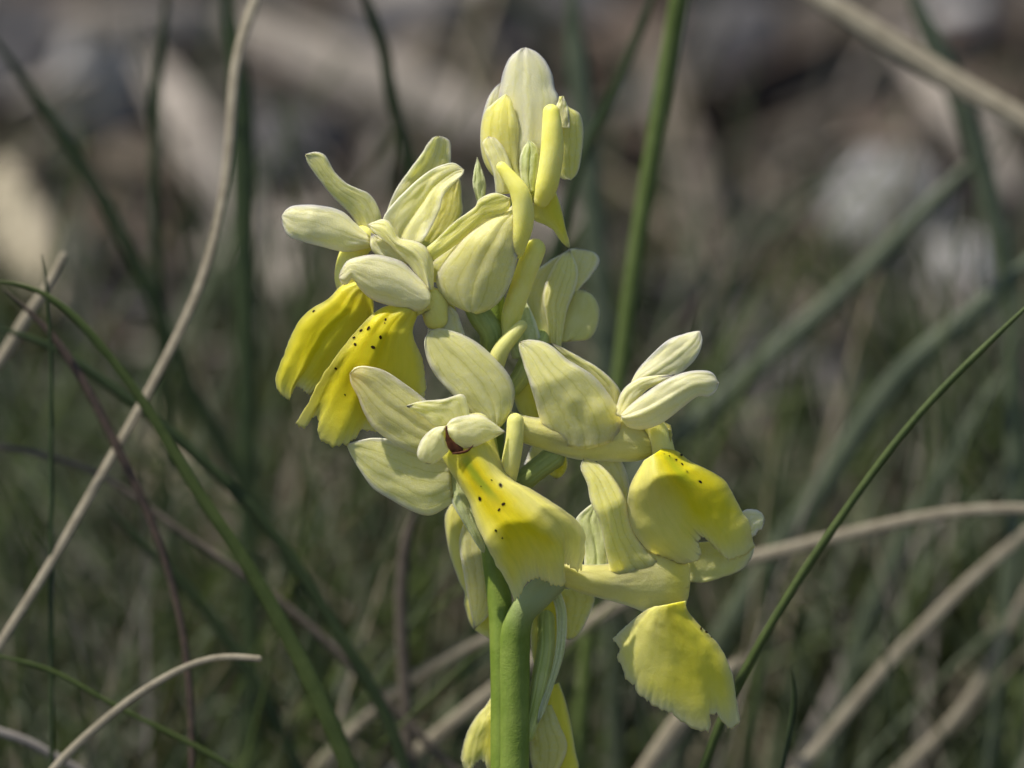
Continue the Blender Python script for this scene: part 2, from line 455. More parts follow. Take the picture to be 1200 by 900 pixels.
def rock_mat(name, a, c):
    b = NB(name); tc = b.n('ShaderNodeTexCoord'); o = tc.outputs['Object']
    n1 = b.noise(o, 45, 5, .65); n2 = b.noise(o, 220, 5, .65)
    k = b.mix(b.ss(n1, .35, .65), a, c); k = b.mix(b.math('MULTIPLY', b.ss(n2, .5, .7), .4), k, (0.14, 0.13, 0.12))
    p = b.n('ShaderNodeBsdfPrincipled'); b.put(p.inputs['Base Color'], k); p.inputs['Roughness'].default_value = .9
    bp = b.n('ShaderNodeBump'); bp.inputs['Strength'].default_value = .8; bp.inputs['Distance'].default_value = .002
    b.put(bp.inputs['Height'], n2); b.put(p.inputs['Normal'], bp.outputs[0])
    b.t.links.new(p.outputs[0], b.out.inputs[0]); return b.m


M_SOIL = soil_mat()
M_ROCKP = rock_mat('limestone_pale', (0.28, 0.275, 0.275), (0.40, 0.39, 0.385))
M_ROCKD = rock_mat('limestone_grey', (0.060, 0.058, 0.060), (0.105, 0.10, 0.104))


def axis_vals(lo, hi, fine_lo, fine_hi, step):
    v = list(np.arange(fine_lo, fine_hi + 1e-9, step))
    s = step
    x = fine_hi
    while x < hi: s *= 1.25; x += s; v.append(x)
    s = step; x = fine_lo
    while x > lo: s *= 1.25; x -= s; v.insert(0, x)
    return v


xs = axis_vals(-30, 30, -0.3, 0.3, 0.004); ys = axis_vals(-3, 30, -0.05, 0.8, 0.004)
GV = [(x, y, ground_z(x, y) if abs(x) < 3 and y < 5 else (0.50 * y if y > 0 else 0.05 * y)) for y in ys for x in xs]
nx = len(xs)
GF = [(j * nx + i, j * nx + i + 1, (j + 1) * nx + i + 1, (j + 1) * nx + i) for j in range(len(ys) - 1) for i in range(nx - 1)]
g = mesh('ground', GV, GF, M_SOIL, origin=np.zeros(3)); tag(g, 'dark stony soil bank with dead plant litter', kind='structure')


def stone(px, py, wpx, hpx, mat, label, seed, name='stone', sink=.25):
    p, D = ground_hit(px, py)
    k = D / D0 * PX
    p = p + np.array([0, 0, .10 * hpx * k])
    import bmesh
    bm = bmesh.new(); bmesh.ops.create_icosphere(bm, subdivisions=4, radius=1)
    rz = seed * 1.7
    for v in bm.verts:
        c = v.co.copy()
        f = 1 + .28 * noise.noise(c * 1.1 + Vector((seed, 0, 0))) + .12 * noise.noise(c * 3 + Vector((0, seed, 0))) + .04 * noise.noise(c * 9)
        c = c * f
        for ax in range(3):       # broken flat faces
            lim = .78 + .12 * math.sin(seed * 3 + ax)
            if abs(c[ax]) > lim: c[ax] = math.copysign(lim + (abs(c[ax]) - lim) * .25, c[ax])
        v.co = Vector((c.x * wpx * k / 2, c.y * (wpx + hpx) * k / 4, c.z * hpx * k / 2))
    V = [np.array(v.co) for v in bm.verts]; F = [[v.index for v in f.verts] for f in bm.faces]; bm.free()
    rot = np.array(Matrix.Rotation(0.25 * math.sin(seed), 3, 'Y') @ Matrix.Rotation(.3 * math.cos(seed), 3, 'X'))
    V = (np.array(V) @ rot.T) + p
    return tag(mesh(name, V, F, mat, origin=p), label, 'stone', 'stones lying on the bank behind the orchid')


stone(112, 120, 120, 185, M_ROCKP, 'pale tall stone behind the grass, leftmost light stone', 1.3)
stone(1035, 262, 165, 150, M_ROCKP, 'rounded pale grey stone on the right between the crossing green leaves', 2.1)
stone(480, 60, 230, 130, M_ROCKD, 'large dark grey stone left of the topmost flower', 3.7)
stone(1130, 385, 120, 200, M_ROCKP, 'greyish stone at the right edge, below the pale rounded one', 4.4)
stone(1120, 30, 90, 60, M_ROCKP, 'small pale stone in the upper right corner, above the thick dry stalk', 5.2)
stone(950, 470, 260, 180, M_ROCKD, 'dark grey stone to the right of the orchid, behind the slanting leaves', 6.6)
stone(850, 80, 130, 150, M_ROCKD, 'dusky stone beside the green stalk at the top', 7.9)
stone(330, 200, 150, 130, M_ROCKD, 'dark stone behind the pale bent stem, left of the orchid', 8.4)
stone(30, 60, 120, 130, M_ROCKD, 'dull grey stone in the upper left corner', 9.5)

# ------------------------------------------------------------------ grass and stalks that can be told apart
def blade(name, pts, wid, mat, label, cat, flat=0.35, taper=True, root=True, n=56, twist=0.0, group=None, seg=10, ribs=0.0, cap=(True, True)):
    """pts (x, y, h) traced from tip to root; the root end carries on down to the soil"""
    p = [list(map(float, q)) for q in pts]
    q = crv(p, n)
    for _ in range(14): q[1:-1] = (q[:-2] + q[2:] + 2 * q[1:-1]) / 4
    C = P(q[:, 0], q[:, 1], q[:, 2])
    k = PX * (D0 - q[:, 2] * PX) / D0
    wv = np.interp(np.linspace(0, 1, n), np.linspace(0, 1, len(wid)), wid) if isinstance(wid, (list, tuple)) else np.full(n, float(wid))
    r = wv / 2 * k
    if taper: r[:10] *= np.linspace(.12, 1, 10) ** .7
    if root:
        e = C[-1]; t = C[-1] - C[-4]; t /= np.linalg.norm(t)
        out = []; cur = e.copy(); step = 0.006
        for _ in range(80):
            t = t * .96 + np.array([0, .0, -1]) * .04; t /= np.linalg.norm(t); cur = cur + t * step
            out.append(cur.copy())
            if cur[2] < ground_z(cur[0], cur[1]) - .002: break
        C = np.vstack([C, out]); r = np.r_[r, np.full(len(out), r[-1])]
    V, F, UV = tube_world(C, r, seg, flat, ribs, 5, 0.06, cap, twist)
    o = mesh(name, V, F, mat, uv=UV, origin=C[-1])
    return tag(o, label, cat, group)


GG = 'green grass leaves round the orchid'; GD = 'dry stalks and leaves round the orchid'
def z3(pts, h0, h1=None):
    h1 = h0 if h1 is None else h1
    return [(x, y, h0 + (h1 - h0) * i / (len(pts) - 1)) for i, (x, y) in enumerate(pts)]

blade('grass_leaf', z3([(1235, 330), (1200, 362), (1150, 410), (1090, 470), (1040, 530), (990, 600), (940, 672), (890, 755), (860, 810), (835, 870), (818, 915), (800, 970)], -50, -130), [8, 9, 10, 11, 12], G_MID, 'slim sharp green grass blade sweeping from the right edge down past the lowest yellow lip', 'grass blade', .8, group=GG)
blade('grass_leaf', z3([(-25, 330), (0, 325), (20, 323), (45, 335), (90, 370), (130, 420), (165, 465), (195, 515), (240, 590), (290, 660), (335, 740), (375, 820), (410, 900), (430, 960)], -140, -220), [7, 10, 12, 15, 19, 22, 20], G_MID, 'arching green grass leaf with a reddish tip bending over at the left edge', 'grass leaf', .5, group=GG)
blade('grass_leaf', z3([(-30, 378), (0, 385), (60, 402), (110, 440), (170, 482), (215, 520), (260, 560), (300, 600), (340, 650), (380, 715), (420, 780), (460, 850), (480, 920)], -260, -330), [10, 12, 14, 14, 15], G_DK, 'dark green grass leaf crossing under the arching leaf at left', 'grass leaf', .5, group=GG)
blade('grass_leaf', z3([(-20, 30), (0, 55), (30, 95), (80, 170), (130, 250), (170, 330), (200, 400), (230, 470), (270, 540), (330, 640), (370, 760)], -620, -760), [14, 16, 17, 16], G_DK, 'blurred dark green blade slanting down from the upper left corner', 'grass leaf', .5, group=GG)
blade('grass_leaf', z3([(262, -30), (270, 30), (283, 100), (285, 200), (287, 350), (290, 450), (290, 560), (292, 700), (295, 900)], -700, -760), [30, 28, 24, 24, 22], G_DK, 'broad upright green leaf behind the pale bent stem', 'grass leaf', .4, group=GG)
blade('grass_leaf', z3([(198, -30), (195, 0), (185, 90), (181, 200), (185, 330), (190, 430)], -650, -750), [10, 12, 12], G_DK, 'narrow dark green blade rising in front of the pale upper left stone', 'grass leaf', .5, group=GG)
blade('grass_leaf', z3([(-30, 760), (0, 770), (60, 785), (130, 825), (180, 850), (230, 875), (275, 902), (310, 930)], -170, -230), [5, 6, 7], G_MID, 'thin green blade crossing the curved straw at the lower left', 'grass leaf', .7, group=GG)
blade('grass_stalk', z3([(803, -40), (792, 20), (785, 60), (765, 180), (745, 300), (728, 430), (712, 540), (700, 650)], -420, -520), [23, 22, 20, 19, 18], G_STALK, 'upright jointed green grass stalk just right of the orchid', 'grass stalk', .9, taper=False, group=GG)
blade('grass_leaf', z3([(668, -30), (672, 20), (680, 100), (690, 200), (700, 300), (708, 420), (712, 520), (715, 640)], -800, -850), [28, 28, 26, 22], G_GREY, 'blue green blurred leaf standing between the topmost flower and the green stalk', 'grass leaf', .4, group=GG)
blade('grass_leaf', z3([(775, -30), (760, 10), (740, 60), (710, 130), (680, 190), (650, 300)], -500, -560), [10, 13, 13], G_DK, 'thin dark blade leaning left from the green stalk at the top', 'grass leaf', .5, group=GG)
blade('grass_leaf', z3([(420, -30), (432, 10), (450, 60), (460, 120), (478, 180), (500, 270)], -560, -640), [14, 15, 14], G_DK, 'dark green blade in front of the large dark stone left of the topmost flower', 'grass leaf', .5, group=GG)
blade('grass_leaf', z3([(1060, -30), (1075, 10), (1100, 60), (1130, 130), (1150, 190), (1165, 250), (1180, 330), (1190, 450)], -800, -850), [26, 28, 26, 22], G_GREY, 'grey green leaf dropping through the upper right corner behind the thick dry stalk', 'grass leaf', .4, group=GG)
blade('grass_leaf', z3([(1165, 160), (1130, 200), (1085, 245), (1040, 290), (980, 350), (900, 420), (820, 490), (770, 535), (720, 590)], -900, -900), [16, 22, 26, 26], G_GREY, 'blurred grey green leaf slanting down to the right flower across the pale rounded stone', 'grass leaf', .4, group=GG)
blade('grass_leaf', z3([(1240, 275), (1200, 312), (1120, 385), (1060, 430), (1010, 500), (960, 580), (900, 660), (850, 740), (820, 800), (800, 860)], -700, -800), [24, 28, 30, 28], G_GREY, 'wide grey green leaf running parallel above the sharp right-hand blade', 'grass leaf', .4, group=GG)
blade('grass_leaf', z3([(928, 785), (931, 810), (927, 850), (917, 900), (905, 960)], -120, -150), [5, 7, 8], G_DK, 'short dark pointed blade tip near the bottom, right of the lowest lip', 'grass leaf', .6, group=GG)
blade('grass_leaf', z3([(48, 298), (54, 330), (58, 380), (60, 440), (60, 560)], -180, -200), [4, 5, 6], G_DK, 'tiny upright blade tip standing beside the bent leaf at the left edge', 'grass leaf', .6, group=GG)
blade('grass_leaf', z3([(627, 845), (640, 872), (655, 900), (670, 940)], -60, -70), [3, 5, 6], G_DK, 'small dark blade against the yellow lip beside the foot of the stem', 'grass leaf', .6, group=GG)
blade('grass_leaf', z3([(1205, 400), (1150, 480), (1100, 560), (1050, 650), (1010, 740), (980, 860)], -850, -850), [14, 22, 20], G_GREY, 'faint grey green blade behind the sharp right-hand blade', 'grass leaf', .4, group=GG)
blade('grass_leaf', z3([(1195, 340), (1185, 450), (1190, 560), (1180, 700), (1160, 860)], -800, -800), [16, 22, 20], G_GREY, 'upright grey green leaf along the right edge', 'grass leaf', .4, group=GG)
blade('grass_leaf', z3([(120, 590), (170, 640), (230, 700), (300, 800), (350, 900)], -420, -480), [8, 14, 14], G_DK, 'dark blade low at the left, under the brown stalks', 'grass leaf', .5, group=GG)

blade('dry_stalk', z3([(312, -30), (300, 0), (280, 40), (272, 90), (270, 180), (255, 270), (235, 340), (205, 400), (180, 450), (140, 520), (100, 590), (60, 660), (0, 755), (-30, 800)], -330, -180), [14, 13, 12, 11, 11, 11, 11], G_DRY, 'long pale dry stem bent through the whole left side', 'dry stalk', .45, taper=False, group=GD)
blade('dry_leaf', z3([(303, 772), (260, 769), (220, 780), (170, 808), (130, 838), (90, 873), (60, 905), (30, 950)], -120, -160), [8, 8, 9, 10, 11, 11], G_DRY, 'curved straw coloured dry leaf arching at the lower left', 'dry leaf', .5, group=GD, taper=False)
blade('dry_leaf', z3([(-40, 845), (-10, 855), (30, 868), (65, 887), (95, 905), (120, 930)], -260, -280), 11, G_DRYG, 'short grey dry leaf in the lower left corner', 'dry leaf', .5, taper=False, group=GD)
blade('dead_stalk', z3([(5, 340), (25, 355), (60, 390), (100, 450), (140, 530), (170, 590), (195, 660), (215, 740), (224, 830), (225, 920)], -190, -260), [9, 11, 11, 9, 8, 7], G_BRN, 'dark brown dead stem falling from the bent leaf at left', 'dead stalk', .7, group=GD)
blade('dead_stalk', z3([(-30, 518), (0, 523), (60, 535), (120, 555), (180, 600), (250, 650), (310, 690), (370, 740), (420, 790), (470, 840), (530, 900)], -340, -440), [7, 8, 10, 10], G_RED, 'reddish brown dead stem crossing the lower left', 'dead stalk', .7, taper=False, group=GD)
blade('dry_stalk', z3([(492, 590), (480, 615), (472, 660), (470, 720), (474, 800), (480, 900)], -420, -460), 15, G_RED, 'faded pinkish dry stem left of the orchid below its lowest left sepal', 'dry stalk', .7, group=GD)
blade('dry_stalk', z3([(640, 715), (570, 748), (500, 785), (440, 830), (380, 890), (350, 930)], -520, -560), [11, 13, 15], G_DRY, 'straw coloured stem sticking out to the left behind the orchid stem', 'dry stalk', .35, taper=False, group=GD)
blade('dry_stalk', z3([(920, -35), (955, -5), (1000, 22), (1060, 60), (1120, 98), (1170, 125), (1230, 160)], -640, -600), [24, 28, 30, 28], G_DRY, 'thick beige dry stalk crossing the upper right corner', 'dry stalk', .4, taper=False, root=False, group=GD)
blade('dry_stalk', z3([(1240, 598), (1205, 596), (1150, 597), (1080, 606), (1000, 625), (930, 642), (880, 655), (800, 668), (740, 700)], -430, -480), [12, 14, 16, 17], G_DRY, 'nearly level grey dry stem reaching the right flower from the right edge', 'dry stalk', .35, taper=False, group=GD)
blade('dry_leaf', z3([(1240, 590), (1200, 628), (1150, 668), (1080, 738), (1030, 790), (980, 850), (940, 898), (915, 930)], -600, -540), [12, 14, 16, 15, 14], G_DRY, 'long straw leaf slanting through the lower right corner', 'dry leaf', .25, taper=False, group=GD)
blade('dry_stalk', z3([(75, 300), (60, 330), (30, 375), (8, 412), (-20, 450)], -300, -330), [10, 15, 15], G_DRY, 'short pale dry stem behind the bent green leaf at the left edge', 'dry stalk', .6, taper=False, group=GD)
blade('dry_stalk', z3([(1110, 600), (1060, 660), (1020, 730)], -900, -900), [16, 18, 16], G_DRYG, 'dull beige stem stub behind the level dry stem at right', 'dry stalk', .6, group=GD)
blade('dry_stalk', z3([(870, 770), (820, 820), (780, 870), (740, 930)], -450, -480), [20, 26, 22], G_DRY, 'pale straw behind the tip of the lowest yellow lip', 'dry stalk', .5, group=GD)
blade('dry_stalk', z3([(1230, 640), (1180, 740), (1130, 830), (1060, 900), (1010, 950)], -680, -660), [10, 14, 15], G_DRY, 'pale straw in the lower right corner', 'dry stalk', .3, group=GD)

# pale dead leaves lying on the bank
def litter(px0, py0, px1, py1, wpx, mat, label, lift=.016, name='dead_leaf'):
    pts = []
    for t in np.linspace(0, 1, 24):
        x, y = px0 + (px1 - px0) * t, py0 + (py1 - py0) * t
        p, D = ground_hit(x, y, lift + .004 * math.sin(t * 3.1)); pts.append((p, D))
    C = np.array([p for p, D in pts]); k = PX * pts[12][1] / D0
    C = np.stack([np.convolve(np.pad(C[:, i], 4, 'edge'), np.ones(9) / 9, 'valid') for i in range(3)], 1)
    r = wpx / 2 * k * np.sin(np.linspace(.25, math.pi - .3, 24)) ** .6
    V, F, UV = tube_world(C, r, 12, .16, 0, 5, .15)
    return tag(mesh(name, V, F, mat, uv=UV), label, 'dead leaf', 'dead leaves lying on the bank')

G_LEAF = plain_leaf('dead_leaf_buff', (0.25, 0.22, 0.187), (0.34, 0.30, 0.26), stripes=.25, sss=0, trans=.1, scale=200, rough=.75)
G_LEAFL = plain_leaf('dead_leaf_cream', (0.38, 0.33, 0.23), (0.48, 0.42, 0.31), stripes=.25, sss=0, trans=.1, scale=200, rough=.75)
litter(165, 60, 350, 350, 62, G_LEAF, 'long buff dead leaf lying aslant behind the pale bent stem')
litter(240, 10, 620, 165, 62, G_LEAF, 'wide greyish buff dead leaf running behind the topmost flower from the left')
litter(-10, 190, 60, 360, 75, G_LEAFL, 'cream dead leaf at the left edge above the bent green leaf')
litter(150, 470, 270, 650, 62, G_LEAFL, 'cream dead leaf behind the crossing leaves at mid left')
litter(60, 30, 280, 20, 50, G_LEAF, 'grey buff dead leaf along the top left')
litter(1050, 40, 1200, 230, 44, G_LEAF, 'buff dead leaf under the thick dry stalk at upper right')
litter(640, 700, 760, 900, 60, G_LEAF, 'buff dead leaf low behind the orchid stem and lowest lip')
litter(860, 480, 1010, 640, 46, G_RED, 'brownish dead leaf behind the right yellow lip')
litter(1085, 430, 1150, 330, 60, G_LEAF, 'pinkish buff dead leaf above the sharp right-hand blade')
litter(930, 690, 1050, 740, 34, G_LEAF, 'short buff dead leaf right of the lowest yellow lip')
litter(850, 180, 1100, 90, 26, G_RED, 'brown dead leaf above the pale rounded stone')
litter(900, 330, 1020, 420, 34, G_RED, 'dull brown dead leaf below the pale rounded stone')
litter(760, 30, 840, 320, 50, G_RED, 'dark reddish dead leaf to the right of the green stalk')

# undergrowth that nobody could count: one object per kind
def grass_mass(name, n, mats, label, sampler, wid, leng, seed, bend=1.0):
    r = random.Random(seed); V = []; F = []; mi = []; UV = []
    for q in range(n):
        x, y = sampler(r); z = ground_z(x, y) - .003
        az = r.uniform(0, math.tau) if bend == 1 else (r.uniform(-.25, 1.1) if r.random() < .5 else math.pi - r.uniform(-.25, 1.1)); lean = abs(r.gauss(.5, .3)) * bend; L = r.uniform(*leng); w0 = r.uniform(*wid)
        d = Vector((math.cos(az), math.sin(az), 0)); s = Vector((-d.y, d.x, 0)); b0 = len(V); m = r.randrange(len(mats)); N = 9
        p = Vector((x, y, z)); a = lean * .4; rl = r.uniform(-.8, .8)
        s = (s * math.cos(rl) + Vector((0, 0, 1)) * math.sin(rl))
        for k in range(N + 1):
            t = k / N; ww = w0 * (1 - t ** 2.2) * .5 + .00006
            nn = (d * math.cos(a) - Vector((0, 0, 1)) * math.sin(a)) * w0 * .22
            V += [p + s * ww, p + nn, p - s * ww]; UV += [(0, t), (.5, t), (1, t)]
            p = p + (d * math.sin(a) + Vector((0, 0, 1)) * math.cos(a)) * L / N; a += lean * 1.9 / N
        for k in range(N):
            c = b0 + k * 3
            F += [(c, c + 1, c + 4, c + 3), (c + 1, c + 2, c + 5, c + 4)]; mi += [m, m]
    o = mesh(name, [tuple(v) for v in V], F, mats, uv=UV, mi=mi, origin=np.zeros(3))
    return tag(o, label, None, None, 'stuff')


def where(bias):
    def f(r):
        while True:
            y = r.uniform(.03, .42); x = r.uniform(-.20, .20)
            # denser low in the picture and on the right, thin on the stony patch above
            d = 1.0 if y < .15 else max(.025, 1 - (y - .15) * bias)
            if x > .03 and y < .20: d = max(d, .7)
            if y < .10 and abs(x) < .05: d *= .35
            if r.random() < d: return x, y
    return f


grass_mass('grass', 4200, [G_DK, G_MID, G_GREY, G_DK, G_GREY], 'dense blurred green grass leaves growing on the bank', where(11), (.0012, .0028), (.02, .07), 3)
grass_mass('dry_grass', 900, [G_DRY, G_DRYG, G_RED, G_LEAF], 'dead straw and bents tangled in the grass', where(7), (.0010, .0034), (.02, .06), 5)


def near(r): return r.uniform(-.11, .11), r.uniform(.045, .125)


grass_mass('grass', 420, [G_DK, G_MID, G_GREY, G_GREY, G_MID], 'taller blurred grass leaves standing just behind the orchid', near, (.0009, .0021), (.09, .15), 21, .7)
grass_mass('dry_grass', 150, [G_DRY, G_DRYG, G_RED], 'thin straw standing among the taller grass', near, (.0008, .0019), (.09, .14), 23, .8)


def nearer(r):
    while True:
        x, y = r.uniform(-.075, .075), r.uniform(.022, .06)
        if abs(x) > .03 or y > .045: return x, y


grass_mass('grass', 120, [G_MID, G_GREY, G_GREY, G_MID, G_DK], 'fine grass leaves standing close behind the orchid', nearer, (.0005, .0011), (.11, .165), 31, .55)
grass_mass('dry_grass', 34, [G_DRY, G_DRYG, G_DRY], 'fine straw standing close behind the orchid', nearer, (.0004, .0008), (.11, .16), 33, .7)


def litter_mass(n, seed):
    r = random.Random(seed); V = []; F = []; mi = []; UV = []
    mats = [G_LEAF, G_RED, G_BRN, M_ROCKD, G_DRYG, M_ROCKP]
    for q in range(n):
        y = r.uniform(.0, .52); x = r.uniform(-.24, .24); z = ground_z(x, y) + r.uniform(0, .006)
        m = r.choice([0, 1, 1, 2, 2, 2, 2, 3, 3, 3, 4, 1] if x < .01 or y < .17 else [1, 1, 2, 2, 2, 2, 2, 3, 3, 2]); b0 = len(V)
        if m in (3, 5): dx = r.choice([.003, .006, .006, .011]) * r.uniform(.7, 1.4); sz = (dx, dx * r.uniform(.6, 1), dx * .6)
        else: sz = (r.uniform(.008, .032), r.uniform(.0015, .0065), .0008)
        M = Matrix.Rotation(r.uniform(0, 6.3), 3, 'Z') @ Matrix.Rotation(r.uniform(-.5, .9), 3, 'X') @ Matrix.Rotation(r.uniform(-.5, .5), 3, 'Y')
        for c in ((1, 0, 0), (.4, 1, .2), (-.6, .9, 0), (-1, -.1, .3), (-.4, -1, 0), (.5, -.8, .1), (0, 0, 1), (0, 0, -1)):
            c = Vector((c[0] * sz[0], c[1] * sz[1], c[2] * sz[2])); c = M @ c
            V.append((x + c.x, y + c.y, z + c.z)); UV.append((.5 + c.x * 50, .5 + c.y * 50))
        for k in range(6):
            a, b_ = b0 + k, b0 + (k + 1) % 6; F += [(a, b_, b0 + 6), (b_, a, b0 + 7)]; mi += [m, m]
    return tag(mesh('leaf_litter', V, F, mats, uv=UV, mi=mi, origin=np.zeros(3), smooth=False), 'broken dead leaves, chips of stone and bits of stalk covering the soil', None, None, 'stuff')


litter_mass(1900, 11)

# ------------------------------------------------------------------ the orchid
base_xy = P(598, 1180, 0)
ROOT = np.array([base_xy[0], base_xy[1] - .012, 0.0]); ROOT[2] = ground_z(ROOT[0], ROOT[1])
orchid = empty('yellow_orchid', ROOT)
tag(orchid, 'pale yellow wild orchid in sharp focus with spotted yellow lips on a green stem', 'orchid')

# stem: from the soil through the spike to the top flower
spts = crv([(589, 905, -6, 14), (589, 860, -6, 14), (589, 800, -6, 14), (588, 760, -7, 14), (587, 725, -10, 14), (584, 690, -12, 14.5), (579, 640, -14, 15), (576, 560, -16, 14.5), (577, 450, -18, 14.5), (577, 385, -18, 14), (581, 320, -18, 12), (596, 262, -16, 10), (613, 215, -12, 7)], 120)
C1 = P(spts[:, 0], spts[:, 1], spts[:, 2]); r1 = spts[:, 3] * PX
low = []
for t in np.linspace(0, 1, 30)[:-1]:
    a = ROOT + np.array([0, 0, -.004]); low.append(a * (1 - t) ** 2 + 2 * t * (1 - t) * (a + np.array([0, .004, .05])) + C1[0] * t * t)
V, F, UV = tube_world(np.vstack([low, C1]), np.r_[np.full(29, .0023), r1], 28, 1, .012, 6, .03)
mesh('stem', V, F, M_STEM, orchid, uv=UV)
# basal leaves, below the frame
for k, (az, L) in enumerate([(2.6, .06), (.4, .07), (-1.3, .055), (4.0, .065)]):
    c = np.array([ROOT + np.array([math.cos(az), math.sin(az), 0]) * L * t + np.array([0, 0, .012 * math.sin(t * 2.6) + .003 + .50 * max(0, math.sin(az)) * L * t]) for t in np.linspace(.02, 1, 20)])
    Vb, Fb, UVb = tube_world(c, .0075 * np.sin(np.linspace(.35, 3.05, 20)) ** .7, 12, .15)
    mesh('leaf', Vb, Fb, G_MID, orchid, uv=UVb)


def flower(x, y, h, label):
    e = empty('flower', P(x, y, h), orchid); e['label'] = label; return e


# --- topmost flower
fa = flower(620, 215, 0, 'topmost flower, its yellow spur raised like a finger')
petal('sepal', fa, M_HOOD, [(610, 228), (592, 195), (583, 155), (584, 115), (587, 97), (591, 80), (598, 67), (609, 58), (616, 56)], [(632, 228), (650, 185), (656, 150), (655, 116), (650, 104), (647, 87), (639, 71), (627, 60), (616, 56)], h=(-5, 2, -12), arch=20, pw=2.4, groove=-2)
petal('sepal', fa, M_PALE, [(598, 222), (575, 200), (565, 165), (565, 140), (570, 120), (578, 105), (587, 97)], [(612, 215), (607, 160), (600, 122), (587, 97)], h=(-8, -6, -8), arch=7)
petal('sepal', fa, M_YSEP, [(605, 224), (590, 216), (577, 205), (569, 194), (564, 178), (563, 155), (567, 133), (579, 120), (593, 110)], [(620, 225), (611, 205), (608, 188), (608, 153), (603, 130), (598, 115), (593, 110)], h=(8, 12, 10), arch=10, tilt=6)
petal('petal', fa, M_PETAL, [(581, 228), (578, 203), (568, 178), (566, 166), (573, 160)], [(606, 226), (600, 198), (592, 176), (582, 163), (573, 160)], h=(20, 22, 16), arch=8)
petal('sepal', fa, M_YSEP, [(655, 113), (652, 140), (652, 180), (655, 206), (669, 211)], [(660, 113), (666, 125), (679, 133), (683, 147), (683, 165), (681, 183), (677, 202), (669, 211)], h=(2, 4, -4), arch=8, tilt=-6)
petal('petal', fa, M_PETAL, [(648, 150), (650, 130), (654, 119), (659, 112.5)], [(668, 150), (667, 135), (664, 121), (659, 112.5)], h=(10, 6), arch=4)
petal('lip', fa, M_LIP_B, [(626, 232), (625, 256), (638, 263), (649, 270), (656, 281), (665, 290)], [(650, 222), (655, 235), (659, 250), (663, 269), (668, 288), (665, 290)], h=(8, 4, -4), arch=10)
tube('spur', fa, M_SPURY, [(646, 132, 28), (647, 150, 30), (647, 175, 30), (644, 200, 28), (640, 220, 24), (635, 234, 18)], [10, 12, 13.5, 13.5, 13, 9.5])
petal('bract', orchid, M_BRACT, [(616, 226), (610, 207), (609, 188), (613, 174), (620, 164)], [(626, 224), (629, 205), (632, 188), (629, 172), (620, 164)], h=(14, 16, 18), arch=8, groove=2)
petal('bract', orchid, M_BRACT, [(560, 240), (558, 233), (554, 216), (555, 203), (559.3, 184.5)], [(567, 240), (569, 226), (569, 213), (564, 197), (559.3, 184.5)], h=(0, 2, 0), arch=6)

# --- second flower from the top, still hooded
fb = flower(575, 330, 20, 'hooded flower under the topmost one, sepals closed like a shell')
petal('sepal', fb, M_SEPAL, [(545, 364), (525, 354), (512, 335), (513, 319), (526, 298), (543, 279), (570, 257), (590, 249), (606, 236)], [(560, 368), (575, 362), (588, 350), (600, 327), (607, 296), (611, 264), (613, 250), (606, 236)], h=(22, 34, 26), arch=26, pw=2.2, groove=1.5, env=.4)
petal('sepal', fb, M_YSEP, [(500, 290), (513, 279), (534, 259), (556, 243), (561, 234), (579, 226), (598, 232)], [(508, 305), (529, 291), (549, 275), (568, 258), (587, 252), (597, 244), (598, 232)], h=(30, 36, 36), arch=7, tilt=-4)
petal('petal', fb, M_YSEP, [(505, 330), (507, 308), (530, 290), (560, 266), (590, 250)], [(560, 340), (575, 310), (590, 280), (600, 262), (590, 250)], h=(20, 22, 24), arch=6)
tube('spur', fb, M_SPURY, [(588, 196, 34), (598, 209, 36), (609, 226, 38), (613, 246, 36), (612, 266, 32), (603, 292, 26)], [6.5, 9, 11.5, 12.5, 12.5, 12])
tube('spur', fb, M_SPURY, [(627, 292, 8), (619, 312, 8), (609, 340, 6), (600, 368, 2), (596, 395, -2)], [12.5, 13, 12.5, 12, 10])
petal('sepal', fb, M_PETAL, [(500, 396), (503, 380), (510, 366), (516, 352)], [(545, 392), (540, 378), (534, 364), (516, 352)], h=(14, 16, 20), arch=5)

# --- flower behind on the left
fc = flower(425, 285, 5, 'left rear flower with a plain yellow lip hanging lowest left')
petal('petal', fc, M_SEPAL, [(424, 272), (414, 256), (405, 245), (389, 229), (373, 209), (361, 192), (358, 181)], [(447, 266), (446, 251), (440, 236), (431, 226), (417, 220), (405, 214), (392, 201), (385, 188), (379, 180.5), (369, 178), (358, 181)], h=(-2, 6, 10), arch=6, tilt=5)
petal('sepal', fc, M_PALE, [(434, 290), (411, 295), (396, 294), (380, 290), (357, 284), (340, 278), (332, 266), (330, 253)], [(432, 276), (416, 261), (403, 249), (387, 243), (364, 240), (345, 241), (336, 245), (330, 253)], h=(12, 22, 16), arch=15, pw=2.3)
petal('petal', fc, M_SEPAL, [(452, 252), (455, 243), (460, 230), (467, 217), (483, 195), (495, 179), (505, 163), (514, 159.5)], [(500, 262), (515, 232), (526, 205), (528, 190), (528, 170), (525, 163), (514, 159.5)], h=(-10, -14, -8), arch=-6, tilt=-4)
petal('sepal', fc, M_YSEP, [(488, 290), (503, 264), (513, 245), (520, 225), (530, 212), (537, 208)], [(506, 294), (524, 277), (541, 252), (541, 232), (540, 214), (537, 208)], h=(-14, -14, -12), arch=3)
tube('column', fc, M_SPURY, [(425, 280, -2), (412, 300, -2), (408, 325, -2), (412, 345, -2)], [16, 15, 16, 14])
